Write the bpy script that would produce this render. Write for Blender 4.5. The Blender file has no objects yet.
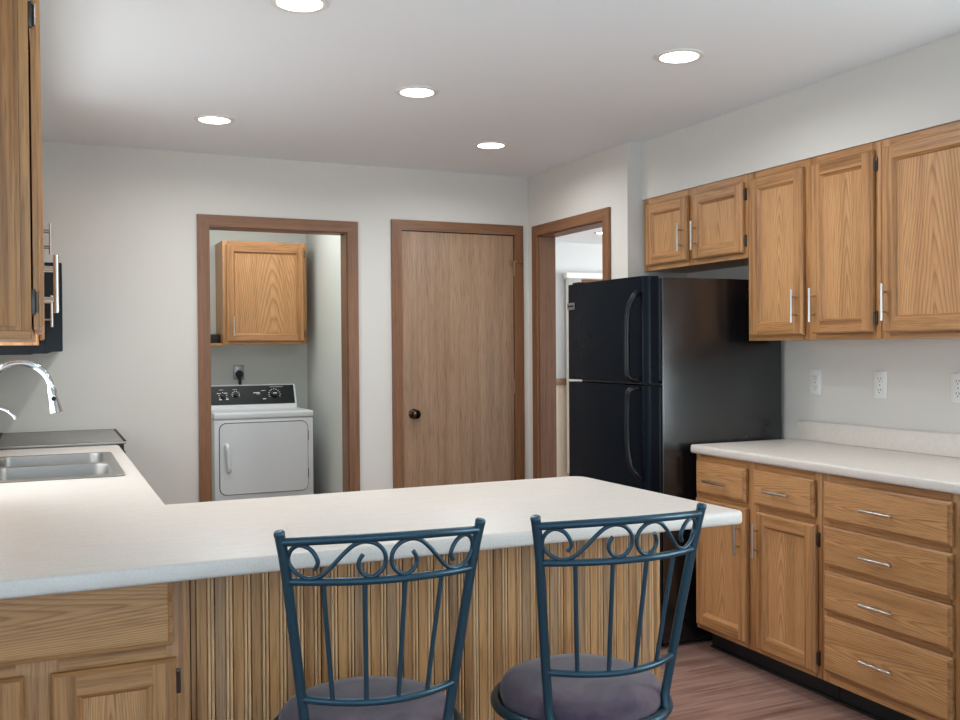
import bpy, bmesh, math, random
from mathutils import Vector, Matrix
random.seed(7)
PI = math.pi
scene = bpy.context.scene
COL = scene.collection

# ------------------------------------------------------------------ camera
CAM_H, YAW, PITCH, ROLL, FPX = 1.348, 0.4243, -0.0121, -0.0070, 960.8
cd = bpy.data.cameras.new('camera'); cam = bpy.data.objects.new('camera', cd); COL.objects.link(cam)
fw = Vector((math.sin(YAW)*math.cos(PITCH), math.cos(YAW)*math.cos(PITCH), math.sin(PITCH)))
rt = Vector((math.cos(YAW), -math.sin(YAW), 0))
up = Vector((-math.sin(YAW)*math.sin(PITCH), -math.cos(YAW)*math.sin(PITCH), math.cos(PITCH)))
r2 = rt*math.cos(ROLL) + up*math.sin(ROLL); u2 = -rt*math.sin(ROLL) + up*math.cos(ROLL)
m = Matrix((r2, u2, -fw)).transposed().to_4x4(); m.translation = (0, 0, CAM_H)
cam.matrix_world = m
cd.sensor_fit = 'HORIZONTAL'; cd.sensor_width = 36.0; cd.lens = FPX/960*36.0; cd.clip_start = 0.02
scene.camera = cam

# ------------------------------------------------------------------ world, daylight and added fill lights, exposure
LAMP_W = 6.4          # each recessed ceiling lamp
w = bpy.data.worlds.new('world'); scene.world = w; w.use_nodes = True
bg = w.node_tree.nodes['Background']; bg.inputs[0].default_value = (0.58, 0.81, 1.0, 1); bg.inputs[1].default_value = 2.3
vs = scene.view_settings
vs.view_transform = 'Standard'; vs.look = 'None'; vs.gamma = 1.0; vs.exposure = 0.12
vs.use_curve_mapping = False

def area(name, loc, target, sx, sy, watts, color, shape='RECTANGLE', spread=PI):
    d = bpy.data.lights.new(name, 'AREA'); d.shape = shape; d.size = sx
    if shape == 'RECTANGLE': d.size_y = sy
    d.energy = watts; d.color = color; d.spread = spread
    o = bpy.data.objects.new(name, d); COL.objects.link(o); o.location = loc
    o.rotation_euler = (Vector(target) - Vector(loc)).to_track_quat('-Z', 'Y').to_euler()
    return o
AREA_LIGHTS = {   # name: (place, aim, width, height, watts, colour)
    'sink_side_fill': ((-0.33 + 0.012, 3.70, 1.38), (1.2, 3.70, 1.80), 1.20, 0.85, 12.5, (0.92, 0.97, 1.0)),  # added fill light on the left wall, out of view, brightens the ceiling
    'right_side_fill': ((3.19, 0.75, 1.45), (0.8, 2.4, 2.3), 1.3, 1.1, 42.0, (0.88, 0.97, 1.0)),  # fill light added out of view to lift the right part of the ceiling
    'dining_window': ((-2.9, -0.4, 1.35), (2.0, 1.2, 1.6), 2.2, 1.6, 10.0, (0.75, 0.89, 1.0)),
    'laundry_lamp': ((1.28, 6.35, 2.42), (1.28, 6.36, 0.0), 1.0, 1.2, 11.5, (0.96, 0.99, 1.0)),
    'far_room_window': ((6.9, 6.6, 1.6), (4.0, 7.6, 1.6), 2.0, 1.6, 85.0, (0.92, 0.97, 1.0)),
}
LAMP_COL = (0.935, 0.98, 1.0)
for _n, (_p, _t, _x, _y, _w, _c) in AREA_LIGHTS.items(): area(_n, _p, _t, _x, _y, _w, _c)

# ------------------------------------------------------------------ materials
def lin(c):
    def f(v):
        v /= 255.0
        return v/12.92 if v <= 0.04045 else ((v+0.055)/1.055)**2.4
    return (f(c[0]), f(c[1]), f(c[2]), 1)
def new_mat(name, rgb, rough=0.5, metal=0.0, spec=0.5):
    mt = bpy.data.materials.new(name); mt.use_nodes = True
    b = mt.node_tree.nodes['Principled BSDF']
    b.inputs['Base Color'].default_value = lin(rgb); b.inputs['Roughness'].default_value = rough
    b.inputs['Metallic'].default_value = metal; b.inputs['Specular IOR Level'].default_value = spec
    return mt
def nodes(mt): return mt.node_tree.nodes, mt.node_tree.links, mt.node_tree.nodes['Principled BSDF']
def obj_coords(mt, scale, rand=True):
    N, L, B = nodes(mt)
    tc = N.new('ShaderNodeTexCoord'); mp = N.new('ShaderNodeMapping')
    mp.inputs['Scale'].default_value = scale
    if rand:
        oi = N.new('ShaderNodeObjectInfo'); mul = N.new('ShaderNodeVectorMath'); mul.operation = 'SCALE'
        mul.inputs[0].default_value = (3.7, 5.3, 4.1); L.new(oi.outputs['Random'], mul.inputs['Scale'])
        ad = N.new('ShaderNodeVectorMath'); ad.operation = 'ADD'
        L.new(tc.outputs['Object'], ad.inputs[0]); L.new(mul.outputs[0], ad.inputs[1]); L.new(ad.outputs[0], mp.inputs['Vector'])
    else:
        L.new(tc.outputs['Object'], mp.inputs['Vector'])
    return mp
def noise(mt, vec, scale, detail=3, rough=0.5, dist=0.0):
    N, L, B = nodes(mt); n = N.new('ShaderNodeTexNoise')
    n.inputs['Scale'].default_value = scale; n.inputs['Detail'].default_value = detail
    n.inputs['Roughness'].default_value = rough; n.inputs['Distortion'].default_value = dist
    L.new(vec, n.inputs['Vector']); return n
def ramp(mt, fac, stops):
    N, L, B = nodes(mt); r = N.new('ShaderNodeValToRGB'); e = r.color_ramp.elements
    while len(e) < len(stops): e.new(0.5)
    for k, (p, c) in enumerate(stops):
        e[k].position = p; e[k].color = lin(c) if len(c) == 3 else c
    L.new(fac, r.inputs[0]); return r
def mix(mt, fac, a, b, blend='MIX'):
    N, L, B = nodes(mt); mx = N.new('ShaderNodeMix'); mx.data_type = 'RGBA'; mx.blend_type = blend
    if isinstance(fac, float): mx.inputs[0].default_value = fac
    else: L.new(fac, mx.inputs[0])
    for s, v in ((6, a), (7, b)):
        if isinstance(v, tuple): mx.inputs[s].default_value = v
        else: L.new(v, mx.inputs[s])
    return mx.outputs[2]
def bump(mt, h, strength, dist=0.002):
    N, L, B = nodes(mt); b = N.new('ShaderNodeBump'); b.inputs['Strength'].default_value = strength
    b.inputs['Distance'].default_value = dist; L.new(h, b.inputs['Height']); L.new(b.outputs[0], B.inputs['Normal'])

def math_node(mt, op, a, b=None, c=None):
    N, L, B = nodes(mt); q = N.new('ShaderNodeMath'); q.operation = op
    for k, v in enumerate((a, b, c)):
        if v is None: continue
        if isinstance(v, (int, float)): q.inputs[k].default_value = v
        else: L.new(v, q.inputs[k])
    return q.outputs[0]
def wood(name, axis, light, mid, dark, rough=0.42, figure=None, lines=0.6, pore=0.5, scale=1.0):
    """wood grain along an axis. figure = the axis across the board: cathedral arches centred on the board; else straight grain"""
    mt = new_mat(name, mid, rough); N, L, B = nodes(mt)
    ai = 'XYZ'.index(axis)
    st = [7.0*scale]*3; st[ai] = 0.9*scale
    low = noise(mt, obj_coords(mt, tuple(st)).outputs[0], 1.0, 2, 0.5)
    if figure:
        tc = N.new('ShaderNodeTexCoord'); sg = N.new('ShaderNodeSeparateXYZ'); L.new(tc.outputs['Generated'], sg.inputs[0])
        so = N.new('ShaderNodeSeparateXYZ'); L.new(tc.outputs['Object'], so.inputs[0])
        oi = N.new('ShaderNodeObjectInfo')
        shift = math_node(mt, 'MULTIPLY_ADD', oi.outputs['Random'], 0.36, -0.68)
        a = math_node(mt, 'ADD', sg.outputs['XYZ'.index(figure)], shift)
        wob = math_node(mt, 'MULTIPLY_ADD', low.outputs['Fac'], 0.22, -0.11)
        a = math_node(mt, 'ADD', a, wob)
        a2 = math_node(mt, 'MULTIPLY', math_node(mt, 'POWER', math_node(mt, 'ABSOLUTE', a), 1.5), 34.0)
        ph = math_node(mt, 'MULTIPLY_ADD', so.outputs[ai], 9.0, a2)
        ph = math_node(mt, 'ADD', ph, math_node(mt, 'MULTIPLY', low.outputs['Fac'], 4.0))
        ph = math_node(mt, 'ADD', ph, math_node(mt, 'MULTIPLY', oi.outputs['Random'], 17.0))
        ln = math_node(mt, 'FRACT', ph)
    else:
        st = [58.0*scale]*3; st[ai] = 1.6*scale
        ln = noise(mt, obj_coords(mt, tuple(st)).outputs[0], 1.0, 2, 0.5).outputs['Fac']
    if figure: r1 = ramp(mt, ln, [(0.0, mid), (0.25, light), (0.62, mid), (0.90, dark), (1.0, mid)])
    else: r1 = ramp(mt, ln, [(0.32, dark), (0.46, mid), (0.60, light), (0.72, mid)])
    st3 = [22.0*scale]*3; st3[ai] = 0.8*scale
    n3 = noise(mt, obj_coords(mt, tuple(st3)).outputs[0], 1.0, 3, 0.55)
    r3 = ramp(mt, n3.outputs['Fac'], [(0.3, dark), (0.48, mid), (0.7, light)])
    st2 = [260.0]*3; st2[ai] = 9.0
    n2 = noise(mt, obj_coords(mt, tuple(st2)).outputs[0], 1.0, 2, 0.6)
    p = ramp(mt, n2.outputs['Fac'], [(0.30, (150, 140, 130)), (0.50, (255, 255, 255))])
    c = mix(mt, 1.0-lines, r1.outputs[0], r3.outputs[0])
    c = mix(mt, pore, c, p.outputs[0], 'MULTIPLY')
    L.new(c, B.inputs['Base Color']); bump(mt, n2.outputs['Fac'], 0.05, 0.001)
    return mt
OAK = dict(light=(200, 148, 96), mid=(178, 126, 78), dark=(132, 88, 50), pore=0.5)
PAN = dict(light=(212, 160, 108), mid=(196, 144, 93), dark=(148, 100, 56), pore=0.42)
oak_x = wood('oak_grain_x', 'X', **OAK); oak_y = wood('oak_grain_y', 'Y', **OAK); oak_z = wood('oak_grain_z', 'Z', **OAK)
oak_panel_y = wood('oak_panel_across_y', 'Z', figure='Y', **PAN); oak_panel_x = wood('oak_panel_across_x', 'Z', figure='X', **PAN)
oak_drawer_y = wood('oak_drawer_y', 'Y', figure='Z', **PAN); oak_drawer_x = wood('oak_drawer_x', 'X', figure='Z', **PAN)
CAS = dict(light=(144, 100, 68), mid=(131, 89, 58), dark=(110, 72, 46), lines=0.4, pore=0.4, scale=1.4)
casing_v = wood('stained_casing_z', 'Z', **CAS); casing_x = wood('stained_casing_x', 'X', **CAS); casing_y = wood('stained_casing_y', 'Y', **CAS)
door_wood = wood('pantry_door_veneer', 'Z', (178, 144, 114), (163, 129, 100), (146, 112, 86), 0.5, lines=0.35, pore=0.5, scale=0.9)

def paint(name, rgb, rough=0.75, bumpy=0.05):
    mt = new_mat(name, rgb, rough, 0, 0.3); mp = obj_coords(mt, (1, 1, 1), False)
    n = noise(mt, mp.outputs[0], 140.0, 3); bump(mt, n.outputs['Fac'], bumpy, 0.002); return mt
wall_m = paint('greige_wall_paint', (221, 216, 208))
laundry_m = paint('laundry_wall_paint', (214, 217, 211))
ceil_m = paint('ceiling_paint', (240, 243, 245), 0.85, 0.06)
tan_m = paint('tan_wainscot_paint', (222, 205, 180))
white_m = new_mat('white_enamel', (226, 228, 230), 0.28)
white_plastic = new_mat('white_plastic', (232, 230, 224), 0.4)
black_gloss = new_mat('black_gloss', (12, 15, 20), 0.3, 0, 0.3)
black_matte = new_mat('black_matte', (16, 18, 21), 0.55)
black_glass = new_mat('black_glass', (8, 9, 11), 0.06)
nickel = new_mat('satin_nickel', (206, 202, 196), 0.28, 1.0)
chrome = new_mat('chrome', (198, 200, 203), 0.12, 1.0)
bronze = new_mat('dark_bronze', (88, 74, 64), 0.18, 1.0)
brass = new_mat('antique_brass', (160, 130, 98), 0.3, 1.0)
hinge_m = new_mat('hinge_metal', (92, 84, 76), 0.35, 0.9)
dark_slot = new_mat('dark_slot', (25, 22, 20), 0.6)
grey_metal = new_mat('grey_metal', (150, 150, 150), 0.35, 0.9)
steel = new_mat('brushed_steel', (160, 157, 152), 0.42, 1.0)
_mp = obj_coords(steel, (3, 120, 120), False); _n = noise(steel, _mp.outputs[0], 1.0, 2); bump(steel, _n.outputs['Fac'], 0.05, 0.0005)
toe_m = new_mat('toe_kick_vinyl', (18, 20, 24), 0.5)
# fridge: black enamel, smooth sides and textured doors
def enamel(name, rgb, rough, spec, bumpy):
    mt = new_mat(name, rgb, rough, 0, spec); mp = obj_coords(mt, (1, 1, 1), False)
    n = noise(mt, mp.outputs[0], 420.0, 2); bump(mt, n.outputs['Fac'], bumpy, 0.0008)
    n2 = noise(mt, mp.outputs[0], 3.5, 4, 0.6)
    r = ramp(mt, n2.outputs['Fac'], [(0.35, (0, 0, 0)), (0.65, (0, 0, 0))])
    for k, v in ((0, rough*0.85), (1, rough*1.25)): r.color_ramp.elements[k].color = (v, v, v, 1)
    mt.node_tree.links.new(r.outputs[0], mt.node_tree.nodes['Principled BSDF'].inputs['Roughness'])
    return mt
fridge_m = enamel('black_side_enamel', (10, 13, 18), 0.22, 1.0, 0.08)
fridge_door_m = enamel('black_textured_door', (8, 16, 25), 0.32, 0.10, 0.10)
# laminate
lam = new_mat('speckled_laminate', (222, 213, 203), 0.38)
_mp = obj_coords(lam, (9, 60, 60), False); _n = noise(lam, _mp.outputs[0], 1.0, 4, 0.65)
_mp2 = obj_coords(lam, (1, 1, 1), False); _n2 = noise(lam, _mp2.outputs[0], 220.0, 2)
_c = mix(lam, 0.5, ramp(lam, _n.outputs['Fac'], [(0.3, (215, 205, 195)), (0.7, (229, 221, 212))]).outputs[0],
         ramp(lam, _n2.outputs['Fac'], [(0.3, (212, 203, 194)), (0.7, (232, 224, 215))]).outputs[0])
lam.node_tree.links.new(_c, lam.node_tree.nodes['Principled BSDF'].inputs['Base Color'])
# stool
stool_m = new_mat('blue_grey_powder_coat', (50, 78, 93), 0.34, 0.5)
cushion_m = new_mat('plum_grey_suede', (98, 86, 98), 0.95, 0, 0.1)
_mp = obj_coords(cushion_m, (1, 1, 1), False); _n = noise(cushion_m, _mp.outputs[0], 9.0, 4, 0.6, 0.6)
_r = ramp(cushion_m, _n.outputs['Fac'], [(0.35, (70, 58, 74)), (0.65, (104, 88, 96))])
cushion_m.node_tree.links.new(_r.outputs[0], cushion_m.node_tree.nodes['Principled BSDF'].inputs['Base Color'])
cushion_m.node_tree.nodes['Principled BSDF'].inputs['Sheen Weight'].default_value = 0.3
# floor planks along X
floor_m = new_mat('brown_wood_planks', (120, 92, 80), 0.42)
def _floor():
    mt = floor_m; N, L, B = nodes(mt)
    tc = N.new('ShaderNodeTexCoord')
    br = N.new('ShaderNodeTexBrick'); br.offset = 0.37; br.inputs['Scale'].default_value = 1.0
    br.inputs['Brick Width'].default_value = 1.22; br.inputs['Row Height'].default_value = 0.152
    br.inputs['Mortar Size'].default_value = 0.0012; br.inputs['Mortar Smooth'].default_value = 0.1
    br.inputs['Color1'].default_value = (0.35, 0.35, 0.35, 1); br.inputs['Color2'].default_value = (0.72, 0.72, 0.72, 1)
    br.inputs['Mortar'].default_value = (0.1, 0.1, 0.1, 1)
    L.new(tc.outputs['Object'], br.inputs['Vector'])
    mp = obj_coords(mt, (2.2, 38, 1), False); n = noise(mt, mp.outputs[0], 1.0, 5, 0.62, 0.5)
    grain = ramp(mt, n.outputs['Fac'], [(0.28, (108, 78, 68)), (0.5, (148, 114, 102)), (0.72, (178, 144, 130))])
    c = mix(mt, 0.35, grain.outputs[0], br.outputs['Color'], 'SOFT_LIGHT')
    L.new(c, B.inputs['Base Color']); bump(mt, n.outputs['Fac'], 0.08, 0.001)
_floor()
lamp_m = bpy.data.materials.new('lamp_diffuser'); lamp_m.use_nodes = True
_b = lamp_m.node_tree.nodes['Principled BSDF']; _b.inputs['Base Color'].default_value = (1, 1, 1, 1)
_b.inputs['Emission Color'].default_value = (1.0, 0.96, 0.90, 1); _b.inputs['Emission Strength'].default_value = 6.0
glass_m = new_mat('window_glass', (230, 240, 245), 0.02); glass_m.node_tree.nodes['Principled BSDF'].inputs['Transmission Weight'].default_value = 1.0

# ------------------------------------------------------------------ mesh helpers
class MB:
    def __init__(s): s.bm = bmesh.new(); s.mats = []
    def mi(s, mt):
        if mt not in s.mats: s.mats.append(mt)
        return s.mats.index(mt)
    def face(s, pts, mt, smooth=False):
        f = s.bm.faces.new([s.bm.verts.new(p) for p in pts]); f.material_index = s.mi(mt); f.smooth = smooth; return f
    def box(s, x0, x1, y0, y1, z0, z1, mt, bev=0.0, seg=2):
        x0, x1 = min(x0, x1), max(x0, x1); y0, y1 = min(y0, y1), max(y0, y1); z0, z1 = min(z0, z1), max(z0, z1)
        b = bmesh.new()
        bmesh.ops.create_cube(b, size=1.0)
        for v in b.verts:
            v.co = Vector(((x0+x1)/2 + v.co.x*(x1-x0), (y0+y1)/2 + v.co.y*(y1-y0), (z0+z1)/2 + v.co.z*(z1-z0)))
        if bev > 0:
            bmesh.ops.bevel(b, geom=list(b.edges), offset=bev, segments=seg, affect='EDGES', profile=0.5)
            for f in b.faces: f.smooth = True
        s.merge(b, mt)
    def merge(s, b, mt, keep=False):
        k = s.mi(mt)
        mp = {v: s.bm.verts.new(v.co) for v in b.verts}
        for f in b.faces:
            try: g = s.bm.faces.new([mp[v] for v in f.verts])
            except ValueError: continue
            g.material_index = k; g.smooth = f.smooth
        b.free()
    def tube(s, pts, r, mt, n=10, caps=True, closed=False):
        pts = [Vector(p) for p in pts]; k = s.mi(mt); m_ = len(pts)
        rr = r if isinstance(r, (list, tuple)) else [r]*m_
        T = []
        for i in range(m_):
            if closed: t = pts[(i+1) % m_] - pts[i-1]
            else: t = pts[min(i+1, m_-1)] - pts[max(i-1, 0)]
            T.append(t.normalized())
        a = Vector((0, 0, 1)) if abs(T[0].z) < 0.9 else Vector((1, 0, 0))
        nrm = (a - T[0]*a.dot(T[0])).normalized(); rings = []
        for i in range(m_):
            nrm = (nrm - T[i]*nrm.dot(T[i])).normalized(); bi = T[i].cross(nrm)
            rings.append([s.bm.verts.new(pts[i] + (nrm*math.cos(2*PI*j/n) + bi*math.sin(2*PI*j/n))*rr[i]) for j in range(n)])
        for i in range(m_ if closed else m_-1):
            A, B_ = rings[i], rings[(i+1) % m_]
            for j in range(n):
                f = s.bm.faces.new((A[j], A[(j+1) % n], B_[(j+1) % n], B_[j])); f.smooth = True; f.material_index = k
        if caps and not closed:
            for q, rev in ((rings[0], True), (rings[-1], False)):
                f = s.bm.faces.new(q[::-1] if rev else q); f.material_index = k
    def cyl(s, a, b, r, mt, n=16): s.tube([a, b], r, mt, n)
    def lathe(s, prof, c, axis, mt, n=28):
        """prof: list of (radius, height along axis) from point c"""
        k = s.mi(mt); ax = Vector(axis).normalized()
        a = Vector((0, 0, 1)) if abs(ax.z) < 0.9 else Vector((1, 0, 0))
        e1 = (a - ax*a.dot(ax)).normalized(); e2 = ax.cross(e1); c = Vector(c); rings = []
        for r, h in prof:
            if r < 1e-6: rings.append([s.bm.verts.new(c + ax*h)])
            else: rings.append([s.bm.verts.new(c + ax*h + (e1*math.cos(2*PI*j/n) + e2*math.sin(2*PI*j/n))*r) for j in range(n)])
        for A, B_ in zip(rings, rings[1:]):
            for j in range(n):
                if len(A) == 1 and len(B_) == 1: continue
                if len(A) == 1: q = (A[0], B_[(j+1) % n], B_[j])
                elif len(B_) == 1: q = (A[j], A[(j+1) % n], B_[0])
                else: q = (A[j], A[(j+1) % n], B_[(j+1) % n], B_[j])
                f = s.bm.faces.new(q); f.material_index = k; f.smooth = True
    def prism(s, poly, axis, a0, a1, mt, smooth=False):
        """poly in the two other axes (in XYZ order), extruded along axis"""
        i = 'XYZ'.index(axis)
        def P(q, a):
            l = list(q); l.insert(i, a); return Vector(l)
        k = s.mi(mt)
        A = [s.bm.verts.new(P(q, a0)) for q in poly]; B_ = [s.bm.verts.new(P(q, a1)) for q in poly]; n = len(poly)
        for j in range(n):
            f = s.bm.faces.new((A[j], A[(j+1) % n], B_[(j+1) % n], B_[j])); f.material_index = k; f.smooth = smooth
        for q in (A, B_):
            f = s.bm.faces.new(q); f.material_index = k
    def build(s, name, parent=None, loc=None, doubles=True):
        if doubles: bmesh.ops.remove_doubles(s.bm, verts=list(s.bm.verts), dist=1e-5)
        bmesh.ops.recalc_face_normals(s.bm, faces=list(s.bm.faces))
        me = bpy.data.meshes.new(name)
        off = Vector((0, 0, 0))
        q = parent
        while q is not None: off += Vector(q.location); q = q.parent
        if loc is not None: off += Vector(loc)
        for v in s.bm.verts: v.co -= off
        s.bm.to_mesh(me); s.bm.free()
        for mt in s.mats: me.materials.append(mt)
        if any(p.use_smooth for p in me.polygons):
            try: me.set_sharp_from_angle(angle=math.radians(38))
            except Exception: pass
        o = bpy.data.objects.new(name, me); COL.objects.link(o)
        if parent is not None: o.parent = parent
        if loc is not None: o.location = loc
        return o
def thing(name, label, cat, loc, group=None, rz=0.0):
    o = bpy.data.objects.new(name, None); COL.objects.link(o); o.location = loc; o.rotation_euler = (0, 0, rz)
    o.empty_display_size = 0.1; o['label'] = label; o['category'] = cat
    if group: o['group'] = group
    return o
def tag(o, label, cat, group=None):
    o['label'] = label; o['category'] = cat
    if group: o['group'] = group
    return o
def struct(o): o['kind'] = 'structure'; return o
def sroot(name, loc=(0, 0, 0)):
    o = bpy.data.objects.new(name, None); COL.objects.link(o); o.location = loc; o['kind'] = 'structure'; return o
def copy_tree(o, parent=None):
    c = o.copy(); COL.objects.link(c); c.parent = parent
    for ch in list(o.children): copy_tree(ch, c)
    return c
def catmull(pts, k=6):
    pts = [Vector(p) for p in pts]; out = []
    for i in range(len(pts)-1):
        p0, p1, p2, p3 = pts[max(i-1, 0)], pts[i], pts[i+1], pts[min(i+2, len(pts)-1)]
        for j in range(k):
            t = j/k
            out.append(0.5*((2*p1) + (p2-p0)*t + (2*p0-5*p1+4*p2-p3)*t*t + (3*p1-p0-3*p2+p3)*t**3))
    out.append(pts[-1]); return out
def rounded(x0, x1, y0, y1, r, n=6):
    """CCW rounded rectangle; r a number or four radii (x1y0, x1y1, x0y1, x0y0)"""
    rr = (r,)*4 if not isinstance(r, tuple) else r; out = []
    for (cx, cy, a0), q in zip(((x1, y0, -PI/2), (x1, y1, 0), (x0, y1, PI/2), (x0, y0, PI)), rr):
        if q <= 0: out.append((cx, cy)); continue
        sx = -1 if cx == x1 else 1; sy = -1 if cy == y1 else 1
        for i in range(n+1):
            a = a0 + PI/2*i/n; out.append((cx + sx*q + q*math.cos(a), cy + sy*q + q*math.sin(a)))
    return out
def offset_poly(p, d):
    """inward offset of a CCW polygon"""
    n = len(p); out = []
    for i in range(n):
        a, b, c = Vector(p[i-1]), Vector(p[i]), Vector(p[(i+1) % n])
        e1 = (b-a).normalized(); e2 = (c-b).normalized()
        n1 = Vector((-e1.y, e1.x)); n2 = Vector((-e2.y, e2.x)); q = n1 + n2
        q = q / max(1e-6, (1 + n1.dot(n2)))
        out.append(tuple(b + q*d))
    return out
def slab(mb, outer, z0, z1, mt, bev=0.006, holes=(), seg=3, bev_bottom=True):
    """horizontal slab of a CCW outline, eased edges and holes"""
    k = mb.mi(mt); levels = []
    for i in range(seg+1):
        a = PI/2*i/seg; levels.append((bev*(1-math.cos(a)) , z1 - bev*(1-math.sin(a))))
    levels = [(bev*(1-math.sin(PI/2*i/seg)), z1 - bev*(1-math.cos(PI/2*i/seg))) for i in range(seg+1)]
    levels += [(0, z0)] if not bev_bottom else [(bev*(1-math.cos(PI/2*i/seg)), z0 + bev*(1-math.sin(PI/2*i/seg))) for i in range(seg+1)]
    rings = []
    for d, z in levels:
        rings.append([mb.bm.verts.new((x, y, z)) for x, y in (offset_poly(outer, d) if d > 1e-7 else outer)])
    n = len(outer)
    for A, B_ in zip(rings, rings[1:]):
        for j in range(n):
            f = mb.bm.faces.new((A[j], A[(j+1) % n], B_[(j+1) % n], B_[j])); f.material_index = k; f.smooth = True
    hr = []
    for h in holes:
        T = [mb.bm.verts.new((x, y, z1)) for x, y in h]; B_ = [mb.bm.verts.new((x, y, z0)) for x, y in h]
        for j in range(len(h)):
            f = mb.bm.faces.new((T[j], T[(j+1) % len(h)], B_[(j+1) % len(h)], B_[j])); f.material_index = k
        hr.append((T, B_))
    for idx, ring in ((0, rings[0]), (1, rings[-1])):
        loops = [ring] + [q[idx] for q in hr]
        edges = []
        for lp in loops:
            for j in range(len(lp)):
                e = mb.bm.edges.get((lp[j], lp[(j+1) % len(lp)])) or mb.bm.edges.new((lp[j], lp[(j+1) % len(lp)]))
                edges.append(e)
        res = bmesh.ops.triangle_fill(mb.bm, use_beauty=True, use_dissolve=False, edges=edges)
        for g in res['geom']:
            if isinstance(g, bmesh.types.BMFace): g.material_index = k; g.smooth = True

# ------------------------------------------------------------------ room shell
ZC = 2.437
YB = 5.484          # back wall face
XD = 2.821          # doorway wall face
XW = 3.205          # right wall face
XL = -0.33          # left wall face
YJ = 4.33           # jog between the doorway wall and the fridge alcove
WT = 0.115
def wall_boxes(name, boxes, mt, parent=None):
    b = MB()
    for q in boxes: b.box(*q, mt)
    return struct(b.build(name, parent, doubles=False))
wall_boxes('floor', [(-3.2, 8.0, -3.2, 9.3, -0.08, 0.0)], floor_m)
wall_boxes('ceiling', [(-3.2, 8.0, -3.2, 9.3, ZC, ZC+0.1)], ceil_m)
LX0, LX1, LZ = 0.829, 1.623, 2.036          # laundry opening
PX0, PX1, PZ = 1.952, 2.722, 2.070          # pantry opening
wall_boxes('wall_back', [(XL-0.1, LX0-0.012, YB, YB+WT, 0, ZC), (LX1+0.012, PX0-0.002, YB, YB+WT, 0, ZC), (PX1+0.002, XD, YB, YB+WT, 0, ZC),
    (LX0-0.012, LX1+0.012, YB, YB+WT, LZ+0.012, ZC), (PX0-0.002, PX1+0.002, YB, YB+WT, PZ+0.002, ZC)], wall_m)
DY0, DY1, DZ = 4.558, 5.338, 2.050          # doorway to the far room
wall_boxes('wall_right_doorway', [(XD, XD+WT, YJ, DY0-0.012, 0, ZC), (XD, XD+WT, DY1+0.012, YB+WT, 0, ZC), (XD, XD+WT, DY0-0.012, DY1+0.012, DZ+0.012, ZC),
    (XD+WT, XW+0.1, YJ, YJ+WT, 0, ZC)], wall_m)
wall_boxes('wall_right', [(XW, XW+0.1, -3.0, 0.1, 0, ZC), (XW, XW+0.1, 1.4, YJ, 0, ZC), (XW, XW+0.1, 0.1, 1.4, 0, 0.9), (XW, XW+0.1, 0.1, 1.4, 2.0, ZC)], wall_m)
wall_boxes('wall_left', [(XL-0.1, XL, 2.03, 3.10, 0, ZC), (XL-0.1, XL, 4.30, YB, 0, ZC), (XL-0.1, XL, 3.10, 4.30, 0, 0.956), (XL-0.1, XL, 3.10, 4.30, 1.81, ZC)], wall_m)
wall_boxes('wall_front', [(-3.0, -2.4, -3.1, -3.0, 0, ZC), (2.8, XW, -3.1, -3.0, 0, ZC), (-2.4, 2.8, -3.1, -3.0, 2.28, ZC)], wall_m)
wall_boxes('wall_dining', [(-3.1, -3.0, -3.0, -1.6, 0, ZC), (-3.1, -3.0, 0.8, 2.13, 0, ZC), (-3.1, -3.0, -1.6, 0.8, 0, 0.5), (-3.1, -3.0, -1.6, 0.8, 2.2, ZC),
    (-3.0, XL-0.1, 2.03, 2.13, 0, ZC)], wall_m)
wall_boxes('soffit', [(2.9126, XW, -3.0, YJ, 2.134, ZC)], wall_m)
wall_boxes('soffit_left', [(XL, -0.034, 2.2, YB, 2.134, ZC)], wall_m)
def added_window(name, x, out, y0, y1, z0, z1):
    """added, unseen wood-cased window in a side wall, an opening for a fill light; out = +1 or -1, the way the wall faces away from the room"""
    r = sroot(name); b = MB(); xi = x - out*0.001; xo = x - out*0.012; wdt = 0.055
    for a0, a1, c0, c1, mt in ((y0-wdt, y0, z0-0.02, z1, casing_v), (y1, y1+wdt, z0-0.02, z1, casing_v), (y0-wdt, y1+wdt, z1, z1+wdt, casing_y)):
        b.box(xi, xo, a0, a1, max(c0, 1.006 if out < 0 else c0), c1, mt, 0.002)
    b.build('window_frame', r, doubles=False)
    b = MB(); q0, q1 = x + out*0.05, x + out*0.09
    for a0, a1, c0, c1, mt in ((y0, y0+0.04, z0, z1, casing_v), (y1-0.04, y1, z0, z1, casing_v), ((y0+y1)/2-0.02, (y0+y1)/2+0.02, z0+0.04, z1-0.04, casing_v), (y0+0.04, y1-0.04, z0, z0+0.04, casing_y), (y0+0.04, y1-0.04, z1-0.04, z1, casing_y)):
        b.box(q0, q1, a0, a1, c0, c1, mt)
    b.build('sash', r, doubles=False)
    b = MB(); b.box(x + out*0.066, x + out*0.072, y0+0.04, y1-0.04, z0+0.04, z1-0.04, glass_m); b.build('pane', r)
added_window('added_window_left', XL, -1, 3.10, 4.30, 0.956, 1.81)  # made-up window, gives the sink-side fill light an opening
added_window('added_window_right', XW, 1, 0.10, 1.40, 0.90, 2.00)  # unseen window, added around the right-hand fill light
# laundry room
YLB = 7.42
wall_boxes('wall_laundry_back', [(0.6, 1.97, YLB, YLB+0.1, 0, ZC)], laundry_m)
wall_boxes('wall_laundry_right', [(1.865, 1.965, YB+WT, YLB, 0, ZC)], laundry_m)
wall_boxes('wall_laundry_left', [(0.60, 0.70, YB+WT, YLB, 0, ZC)], laundry_m)
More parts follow.
